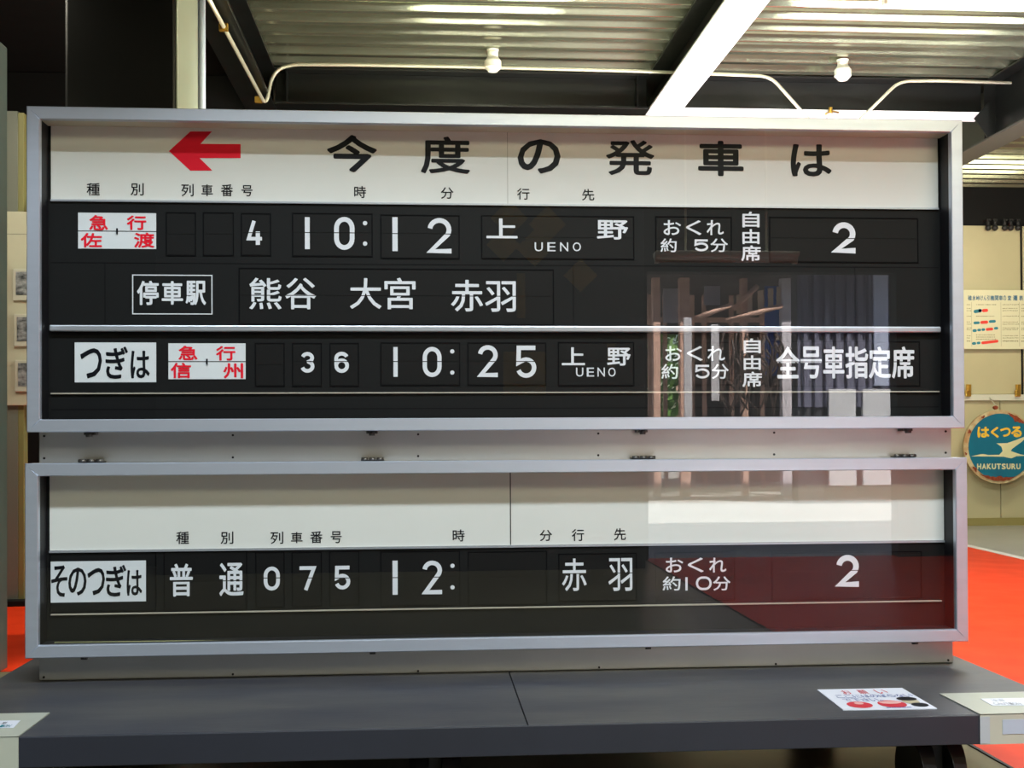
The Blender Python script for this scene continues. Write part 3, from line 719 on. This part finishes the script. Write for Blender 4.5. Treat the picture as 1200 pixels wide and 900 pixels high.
# --- row 1
def express(pb, c1_, c2_, c3_, c4_, cutpx):
    x0, x1, z0, z1 = rect(pb, YG); e_ = empty('flap_display', ((x0+x1)/2, YG, z0), parent=DB); tag(e_, 'white split flap card with red characters')
    zc = on_y((pb[0]+pb[2])/2, cutpx, YG).z
    box('flap', x0, x1, YG, YPn-.002, zc+.002, z1, PLATE, e_); box('flap', x0, x1, YG, YPn-.002, z0, zc-.002, PLATE, e_)
    box('flap_pin', (x0+x1)/2-.003, (x0+x1)/2+.003, YG-.006, YG, zc-.012, zc+.012, KTXT, e_)
    for c_, b_ in (c1_, c2_, c3_, c4_): char(c_, b_, YC_, RTXT, e_, .016)
express((91.5, 249.5, 183, 291.5), ('急', (104.5, 252, 126.5, 269.8)), ('行', (148.5, 252.5, 171.5, 269.5)), ('佐', (94.5, 273, 119.5, 290)), ('渡', (157, 272.5, 181, 290.3)), 271)
for b_ in ((195.5, 250, 228.5, 299), (239, 250, 273, 299)): unit(b_)
e_, z = unit((283.5, 251, 316.5, 299), 272.7); num('4', (288.5, 258.8, 307, 287), YC_, WTXT, e_, 5, z)
e_, z = unit((343.5, 251, 435.5, 300), 272.8); num('1', (357.2, 254.5, 363, 292), YC_, WTXT, e_, 6, z); num('0', (391.5, 254.2, 415.5, 292.8), YC_, WTXT, e_, 5.6, z); dot(427.8, 261.5, 2.6, YC_, WTXT, e_); dot(427.8, 285.5, 2.6, YC_, WTXT, e_)
e_, z = unit((447, 253, 537.5, 302.5), 274); num('1', (459.8, 254.5, 466, 294.3), YC_, WTXT, e_, 6, z); num('2', (501, 255.5, 529, 297), YC_, WTXT, e_, 5.6, z)
def ueno(b, cut, u, n, txt, ty, tx, pitch, cw):
    e_, z = unit(b, cut); W('上', u, e_); W('野', n, e_, None, .012)
    for i, c_ in enumerate('UENO'): W(c_, (tx+pitch*i, ty, tx+pitch*i+cw, ty+10.5), e_, None, .004)
ueno((565, 254, 742, 303), 278.5, (570, 256, 606.5, 279.3), (699.5, 258, 736, 280.7), 0, 284, 626.5, 14.9, 9.6)
def okure(b, ob, y1a, y1b, xs2, five, y2a, y2b, dx=0):
    e_, z = unit(b); 
    for c_, (a0, a1) in zip('おくれ', xs2): W(c_, (a0, y1a, a1, y1b), e_, None, .008)
    W('約', (ob[0], y2a, ob[1], y2b), e_, None, .008); W('分', (ob[2], y2a, ob[3], y2b), e_, None, .008); five(e_); return e_
OB = (774, 793, 832.5, 853)
okure((769, 255, 856.5, 305.5), OB, 258, 275.5, ((777.5, 798), (804, 822), (828, 848)), lambda e_: num('5', (813.5, 280.5, 830, 294.5), YC_, WTXT, e_, 2.5), 279.5, 295.5)
def vtext(txt, x0, x1, ys):
    e_ = empty('seat_caption', (on_y((x0+x1)/2, ys[0][0], YG).x, YPn-.002, on_y(x0, ys[-1][1], YG).z), parent=DB)
    for c_, (a0, a1) in zip(txt, ys): char(c_, (x0+(1.5 if c_ != '席' else 0), a0, x1-(1.5 if c_ != '席' else 0), a1), YPn-.003, WTXT, e_, .012)
vtext('自由席', 868.5, 891.5, ((248, 266.5), (268.5, 286), (287.5, 306)))
e_, z = unit((902.5, 256, 1075, 307), 279.5); num('2', (975.5, 260.5, 1002.5, 297), YC_, WTXT, e_, 6.5, z)
# --- row 2
x0, x1, z0, z1 = rect((155, 322, 249, 368.5), YPn-.002)
e_ = empty('stops_caption', ((x0+x1)/2, YPn-.002, z0), parent=DB)
bm = bmesh.new(); t = .0042
for q in ((x0, x0+t, z0, z1), (x1-t, x1, z0, z1), (x0+t, x1-t, z1-t, z1), (x0+t, x1-t, z0, z0+t)): abox(bm, q[0], q[1], YPn-.004, YPn-.002, q[2], q[3])
mk('outline', bm, WTXT, e_)
for c_, b_ in (('停', (160.5, 329, 186, 357.5)), ('車', (189.5, 329.5, 214.5, 357)), ('駅', (217.5, 329, 241.5, 357.5))): char(c_, b_, YPn-.003, WTXT, e_, .012)
e_, z = unit((281, 316, 648, 380), 346.7)
for c_, b_ in (('熊', (292, 325.5, 330, 362.5)), ('谷', (334, 325.5, 370.5, 362.5)), ('大', (410, 326, 447, 362)), ('宮', (450.5, 325.5, 487, 362.5)), ('赤', (528.5, 328, 566, 365)), ('羽', (568.5, 329.5, 604.5, 365.5))): W(c_, b_, e_, z, .006)
# --- row 3
def caption(b, chars, off=.0115):
    x0, x1, z0, z1 = rect(b, YG); e_ = box('caption_plate', x0, x1, YG, YPn-.002, z0, z1, PLATE, DB); tag(e_, 'white caption plate with rounded black lettering')
    for c_, q in chars: char(c_, q, YC_, KTXT, e_, off)
    return e_
caption((87.5, 401.3, 183, 448), (('つ', (94, 408, 119.5, 443.5)), ('ぎ', (123.5, 406, 150, 444)), ('は', (153, 411, 175.5, 443.5))))
express((197.3, 402.3, 287.8, 444.3), ('急', (209, 405, 231.5, 422)), ('行', (253, 405.5, 276, 422.5)), ('信', (200, 425, 224, 443.3)), ('州', (261.5, 425.5, 285, 443.5)), 423.8)
unit((300, 403, 332.5, 452))
e_, z = unit((343.5, 403, 376, 452), 423.7); num('3', (352, 412.5, 368.5, 436.8), YC_, WTXT, e_, 4.4, z)
e_, z = unit((387.5, 403, 419.5, 452), 423.7); num('6', (391.8, 412.3, 409, 437), YC_, WTXT, e_, 4.4, z)
e_, z = unit((447, 402.5, 538, 451), 423.7); num('1', (461, 406.7, 466, 441.5), YC_, WTXT, e_, 5, z); num('0', (495.3, 406.5, 517.5, 441.8), YC_, WTXT, e_, 5, z); dot(530, 411.8, 2.5, YC_, WTXT, e_); dot(530, 436.6, 2.5, YC_, WTXT, e_)
e_, z = unit((549, 402.5, 639, 451), 423.6); num('2', (560, 404.5, 583.3, 442), YC_, WTXT, e_, 5.2, z); num('5', (604.5, 405, 628.5, 442.8), YC_, WTXT, e_, 5.2, z)
ueno((655, 402, 742, 451.5), 424, (658.3, 407, 685.5, 428), (711.5, 407.5, 739, 428.5), 0, 430.8, 675, 12.6, 8.6)
okure((769, 402, 857, 450.5), (775, 794.5, 834, 854), 405.5, 423, ((779.5, 799), (805, 823.5), (829, 849.5)), lambda e_: num('5', (814.5, 427.5, 831.5, 443.5), YC_, WTXT, e_, 2.5), 426.5, 444)
vtext('自由席', 870, 893, ((396.5, 414), (416.5, 433.5), (435.5, 453.5)))
e_, z = unit((902.5, 401, 1077, 452), 424)
for c_, (a0, a1) in zip('全号車指定席', ((909.5, 937), (938, 963), (964.5, 989.5), (990.5, 1017.5), (1018, 1044), (1045, 1071.5))): W(c_, (a0, 406, a1, 443.5), e_, z, .012)
# --- row 4
unit((59.5, 648, 182, 716), 682, flaps=False)
caption((58.5, 657.5, 171, 705.5), (('そ', (60, 662.5, 79, 699.5)), ('の', (80, 665, 101.5, 698)), ('つ', (102.5, 665.5, 123, 697.5)), ('ぎ', (124, 662, 148, 699)), ('は', (148.5, 668, 166.5, 698))))
e_, z = unit((193, 647, 288.5, 715), 681)
W('普', (199, 660.5, 226, 699), e_, z, .009); W('通', (257, 659.5, 285.5, 698.5), e_, z, .009)
for b_, c_, q in (((300.5, 648, 332.5, 711), '0', (309, 664, 328, 692)), ((343, 648, 376, 710), '7', (351, 663.5, 370, 691.5)), ((387, 647, 420, 709), '5', (392, 663, 410.5, 690.8))):
    e_, z = unit(b_, 677.3); num(c_, q, YC_, WTXT, e_, 4.4, z)
e_, z = unit((447, 647, 538, 709), 676.5); num('1', (460, 657, 466, 697), YC_, WTXT, e_, 5.6, z); num('2', (495, 657, 518, 696.5), YC_, WTXT, e_, 5.2, z); dot(530.3, 663, 2.5, YC_, WTXT, e_); dot(530.3, 688.3, 2.5, YC_, WTXT, e_)
unit((549.5, 647, 640, 708), 676)
e_, z = unit((655.5, 649.5, 745, 704), 671.8); W('赤', (658.5, 654.5, 687.5, 692.5), e_, z, .004); W('羽', (713, 654, 741, 692.5), e_, z, .004)
def ten(e_): num('1', (803.2, 676.5, 805.8, 692), YC_, WTXT, e_, 2.6); num('O', (815.5, 675.5, 834, 691.5), YC_, WTXT, e_, 2.6)
okure((769, 648, 860, 703), (776.5, 797.5, 835.5, 856), 653.5, 670.8, ((780, 800.5), (806, 824.5), (831, 851)), ten, 675.5, 692)
e_, z = unit((905, 648, 1079, 701), 668.5); num('2', (980, 650.3, 1006.5, 688), YC_, WTXT, e_, 6.5, z)
# hinges and catches between the cases
def hinge(px0, px1, py):
    a_, b_ = on_y(px0, py, .09), on_y(px1, py, .09); z_ = lo_out[3]
    h = empty('hinge', ((a_.x+b_.x)/2, .1, z_), parent=DB)
    box('leaf', a_.x, b_.x, .085, YPn, z_, z_+.006, HINGE, h, .001)
    w_ = (b_.x-a_.x)/3
    for q in range(3): cyl('knuckle', (a_.x+w_*q+.002, .083, z_+.008), (a_.x+w_*(q+1)-.002, .083, z_+.008), .007, HINGE, h, 10)
for a_, b_, c_ in ((92, 122, 539), (423, 450, 537), (740, 768, 535), (1047, 1073, 533)): hinge(a_, b_, c_)
def catch(px, bot):
    x = on_y(px, 510, .09).x; z_ = bot
    h = empty('catch', (x, .1, z_), parent=DB)
    box('catch_body', x-.024, x+.024, .075, YPn, z_-.012, z_, HINGE, h, .002); cyl('catch_knob', (x-.012, .07, z_-.012), (x+.012, .07, z_-.012), .009, HINGE, h, 10)
for px in (106, 436, 752, 1062): catch(px, up_out[2])
for px in (100, 436, 757, 1068): catch(px, lo_out[2])

# ================================================================== IN FRONT OF THE BOARD (seen only reflected)
def refl(px, py, L):
    v = on_y(px, py, L); return Vector((v.x, -L, v.z))
YW = -8.0
ol, orr = refl(759, 400, 8).x, refl(1052, 400, 8).x
zl = refl(800, 318, 8).z
fwl = struct(box('wall_front', -9.2, ol, YW-.2, YW, 0, 9.6, DARKW))
struct(box('wall_front_right', orr, 12.2, YW-.2, YW, 0, 9.6, DARKW))
struct(box('wall_lintel', ol, orr, YW-.2, YW, zl, 9.6, DARKW))
gr_ = struct(box('ground_yard', -40, 60, -60, YW-.2, -.22, -.01, mat('yard_concrete', (.32, .315, .295), .6, var=.12, vs=.5, bump=.1, bs=4)))
# shed across the yard: dark interior, posts, racks and a tree line beyond
LY = 21.
sh = empty('open_shed', (refl(840, 500, LY).x, -LY, 0), 'weathered open timber shed across the yard, seen reflected in the glass', 'shed')
WOOD = mat('old_timber', (.80, .50, .38), .7, var=.3, vs=6); WSH = mat('shed_board', (.07, .05, .05), .7, var=.3, vs=3)
zsT = refl(840, 326, LY).z; xa_, xb_ = refl(690, 400, LY).x, refl(932, 400, LY).x
box('roof_edge', xa_, refl(1120, 400, LY).x, -LY-8, -LY+.6, zsT, zsT+.25, WSH, sh, .02)
for px, w_ in ((769, .16), (802, .22), (872, .14), (928, .5)):
    v = refl(px, 400, LY); box('post', v.x-w_/2, v.x+w_/2, -LY-.1, -LY+.1, 0, zsT, WOOD if px < 920 else mat('pale_post', (.75, .70, .74), .6), sh, .01)
for px, y0_, y1_ in ((786, 338, 378), (834, 335, 357), (905, 335, 440)):
    v = refl(px, y0_, LY+.3); v2 = refl(px, y1_, LY+.3); box('hanging_board', v.x-.16, v.x+.2, -LY-.35, -LY-.3, v2.z, v.z, mat('shed_grey', (.5, .52, .6), .6) if px != 905 else mat('shed_blue', (.04, .16, .6), .6), sh)
for (a0, b0), (a1, b1) in (((815, 373), (858, 357)), ((852, 376), (917, 358)), ((757, 345), (760, 352)), ((860, 362), (888, 335))):
    tube('brace', [refl(a0, b0, LY-.2), refl(a1, b1, LY-.2)], .06, WOOD, sh, 6)
bk = refl(850, 380, LY+7); box('rear_wall', refl(806, 400, LY+7).x, refl(1000, 400, LY+7).x, -LY-7.2, -LY-7, 0, zsT, WSH, sh)
box('roof_edge', xa_, refl(1120, 400, LY).x, -LY-8, -LY-7.7, zsT-.6, zsT, WSH, sh)
random.seed(11)
for q in range(30):
    px = random.uniform(842, 918); a0 = random.uniform(385, 420); b0 = random.uniform(440, 492); v0 = refl(px, a0, LY-.3)
    pts = [v0]+[refl(px+random.uniform(-14, 14), a0+(b0-a0)*k_/4, LY-.3) for k_ in (1, 2, 3, 4)]
    tube('hanging_cable', smooth_path(pts, .2), .025, mat('cable_brown', (.09, .06, .05), .5, var=.5, vs=9), sh, 6)
for px in (762, 780, 812, 826, 858, 894):
    v = refl(px, 400, LY+3.2); box('rear_post', v.x-.05, v.x+.05, -LY-3.3, -LY-3.2, 0, zsT, WOOD, sh, .005)
a, b = refl(760, 374, LY+3), refl(930, 374, LY+3); box('rear_rail', a.x, b.x, -LY-3.2, -LY-3.1, a.z-.06, a.z+.06, WOOD, sh, .005)
for px in (868, 880, 893, 905, 915):
    a = refl(px, 352-(px-868)*.2, LY-.1); box('rack_bracket', a.x-.05, a.x+.05, -LY-.05, -LY+.05, a.z-.28, a.z+.14, mat('bracket_wood', (.7, .55, .4), .6), sh, .005)
for px, ya, yb in ((806, 372, 498), (838, 380, 470)):
    a = refl(px, ya, LY-.4); b = refl(px, yb, LY-.4); box('hanging_board', a.x-.09, a.x+.09, -LY+.38, -LY+.42, b.z, a.z, mat('board_pale', (.6, .58, .6), .6), sh, .01)
# corrugated wall right of the shed
x0 = refl(935, 400, 18).x; x1 = refl(1058, 400, 18).x; zc1 = refl(990, 316, 18).z
sd = empty('ribbed_metal_shed', ((x0+x1)/2, -18, 0), 'dark ribbed metal shed wall with white panels, seen reflected in the glass', 'shed')
bm = bmesh.new(); x = x0; pr = []
while x < x1: pr += [(x, -18), (x+.08, -18), (x+.11, -17.94), (x+.19, -17.94)]; x += .22
for (a0, a1), (b0, b1) in zip(pr, pr[1:]):
    v = [bm.verts.new(q) for q in ((a0, a1, 1.9), (b0, b1, 1.9), (b0, b1, zc1), (a0, a1, zc1))]; bm.faces.new(v)
mk('ribbed_sheet', bm, mat('rib_dark', (.17, .17, .24), .5), sd)
box('backing', x0, x1, -18.4, -18.02, 0, zc1+.1, mat('backing_dark', (.05, .05, .06), .6), sd)
for a0, a1 in ((972, 1004), (1012, 1052)):
    xa2, xb2 = refl(a0, 500, 17.9).x, refl(a1, 500, 17.9).x; box('white_panel', xa2, xb2, -18.0, -17.9, .35, refl(990, 456, 17.9).z, mat('panel_white', (.72, .72, .74), .5), sd, .01)
v = refl(1034, 400, 17.9); box('light_panel', v.x-.16, v.x+.14, -18.0, -17.9, refl(1034, 452, 17.9).z, zc1, mat('post_white', (.50, .55, .72), .5), sd, .01)
box('eave', x0-1, x1+1, -18.6, -17.3, zc1, zc1+.25, WSH, sd)
# trees beyond
LEAF = mat('leaf_green', (.16, .34, .06), .6, var=.5, vs=3)
def tree(x, y, h_, sd_, lab):
    random.seed(sd_); e_ = empty('tree', (x, y, 0), lab, 'tree')
    cyl('trunk', (x, y, 0), (x, y, h_*.5), .18, WOOD, e_, 10, .1)
    bm = bmesh.new()
    for q in range(900):
        a_ = random.uniform(0, 2*math.pi); ph = random.uniform(-1, 1); rr = random.uniform(.6, 1)*h_*.36
        c_ = Vector((x+rr*math.cos(a_)*math.sqrt(1-ph*ph), y+rr*math.sin(a_)*math.sqrt(1-ph*ph), h_*.62+ph*rr*1.1)); s_ = random.uniform(.15, .32)
        n_ = Vector((random.gauss(0, 1), random.gauss(0, 1), random.gauss(0, 1))).normalized(); t_ = n_.orthogonal().normalized(); b_ = n_.cross(t_)
        bm.faces.new([bm.verts.new(c_+t_*s_), bm.verts.new(c_+b_*s_*.5), bm.verts.new(c_-t_*s_), bm.verts.new(c_-b_*s_*.5)])
    tag(mk('foliage', bm, LEAF, e_), kind='stuff')
v = refl(764, 420, 33); tree(v.x, -33, 6.5, 1, 'green tree behind the open shed, left of two in reflection')
v = refl(795, 420, 42); tree(v.x, -42, 7.2, 2, 'green tree behind the open shed, right of two in reflection')
# dark exhibit partition with yellow diamonds, faint in the glass
xp = refl(757, 600, 7.2).x
ex = empty('dark_exhibit_wall', (xp-2.6, -7.2, 0), 'black partition with dull yellow diamonds, faintly reflected in the glass', 'partition')
box('partition', xp-5.0, xp, -7.3, -7.2, 0, 4.2, mat('partition_navy', (.008, .010, .02), .5), ex, .01)
DIA = mat('diamond_yellow', (.30, .21, .02), .5, var=.3, vs=6)
for px, py, r_ in ((597, 255, 22), (642, 262, 22), (627, 290, 22), (681, 322, 20), (590, 286, 20)):
    c_ = refl(px, py, 7.18); k_ = r_*(7.2-CY)/F
    P_ = [(c_.x-k_, c_.z), (c_.x, c_.z-k_), (c_.x+k_, c_.z), (c_.x, c_.z+k_)]
    flat_poly('diamond', [(a, -7.2, b) for a, b in P_], DIA, ex, .01, (0, 1, 0))
for b_ in ((590, 412, 640, 462), (606, 320, 616, 372), (712, 402, 722, 430)):
    a = refl(b_[0], b_[1], 7.18); c_ = refl(b_[2], b_[3], 7.18); box('yellow_panel', a.x, c_.x, -7.2, -7.18, c_.z, a.z, DIA, ex)

# unlit strip lamp and roof beam high in the hall in front, faint in the upper glass
a = refl(768, 296, 6.2); b = refl(935, 306, 6.2)
ul = empty('strip_lamp_unlit', (a.x, -6.2, (a.z+b.z)/2), 'unlit white strip lamp over the yard opening, faint in the upper glass', 'lamp')
zm = (a.z+b.z)/2
box('housing', a.x, b.x, -6.3, -6.1, zm, zm+.05, WPLAS, ul, .01); cyl('glass_tube', (a.x+.05, -6.2, zm-.03), (b.x-.05, -6.2, zm-.03), .02, WPLAS, ul, 10)
for xx in (a.x+.02, b.x-.02): box('end_cap', xx-.02, xx+.02, -6.23, -6.17, zm-.06, zm, WPLAS, ul)
for xx in (a.x+.3, b.x-.3): cyl('hanger', (xx, -6.2, zm+.04), (xx, -6.2, 9.5), .012, COND, ul, 8)
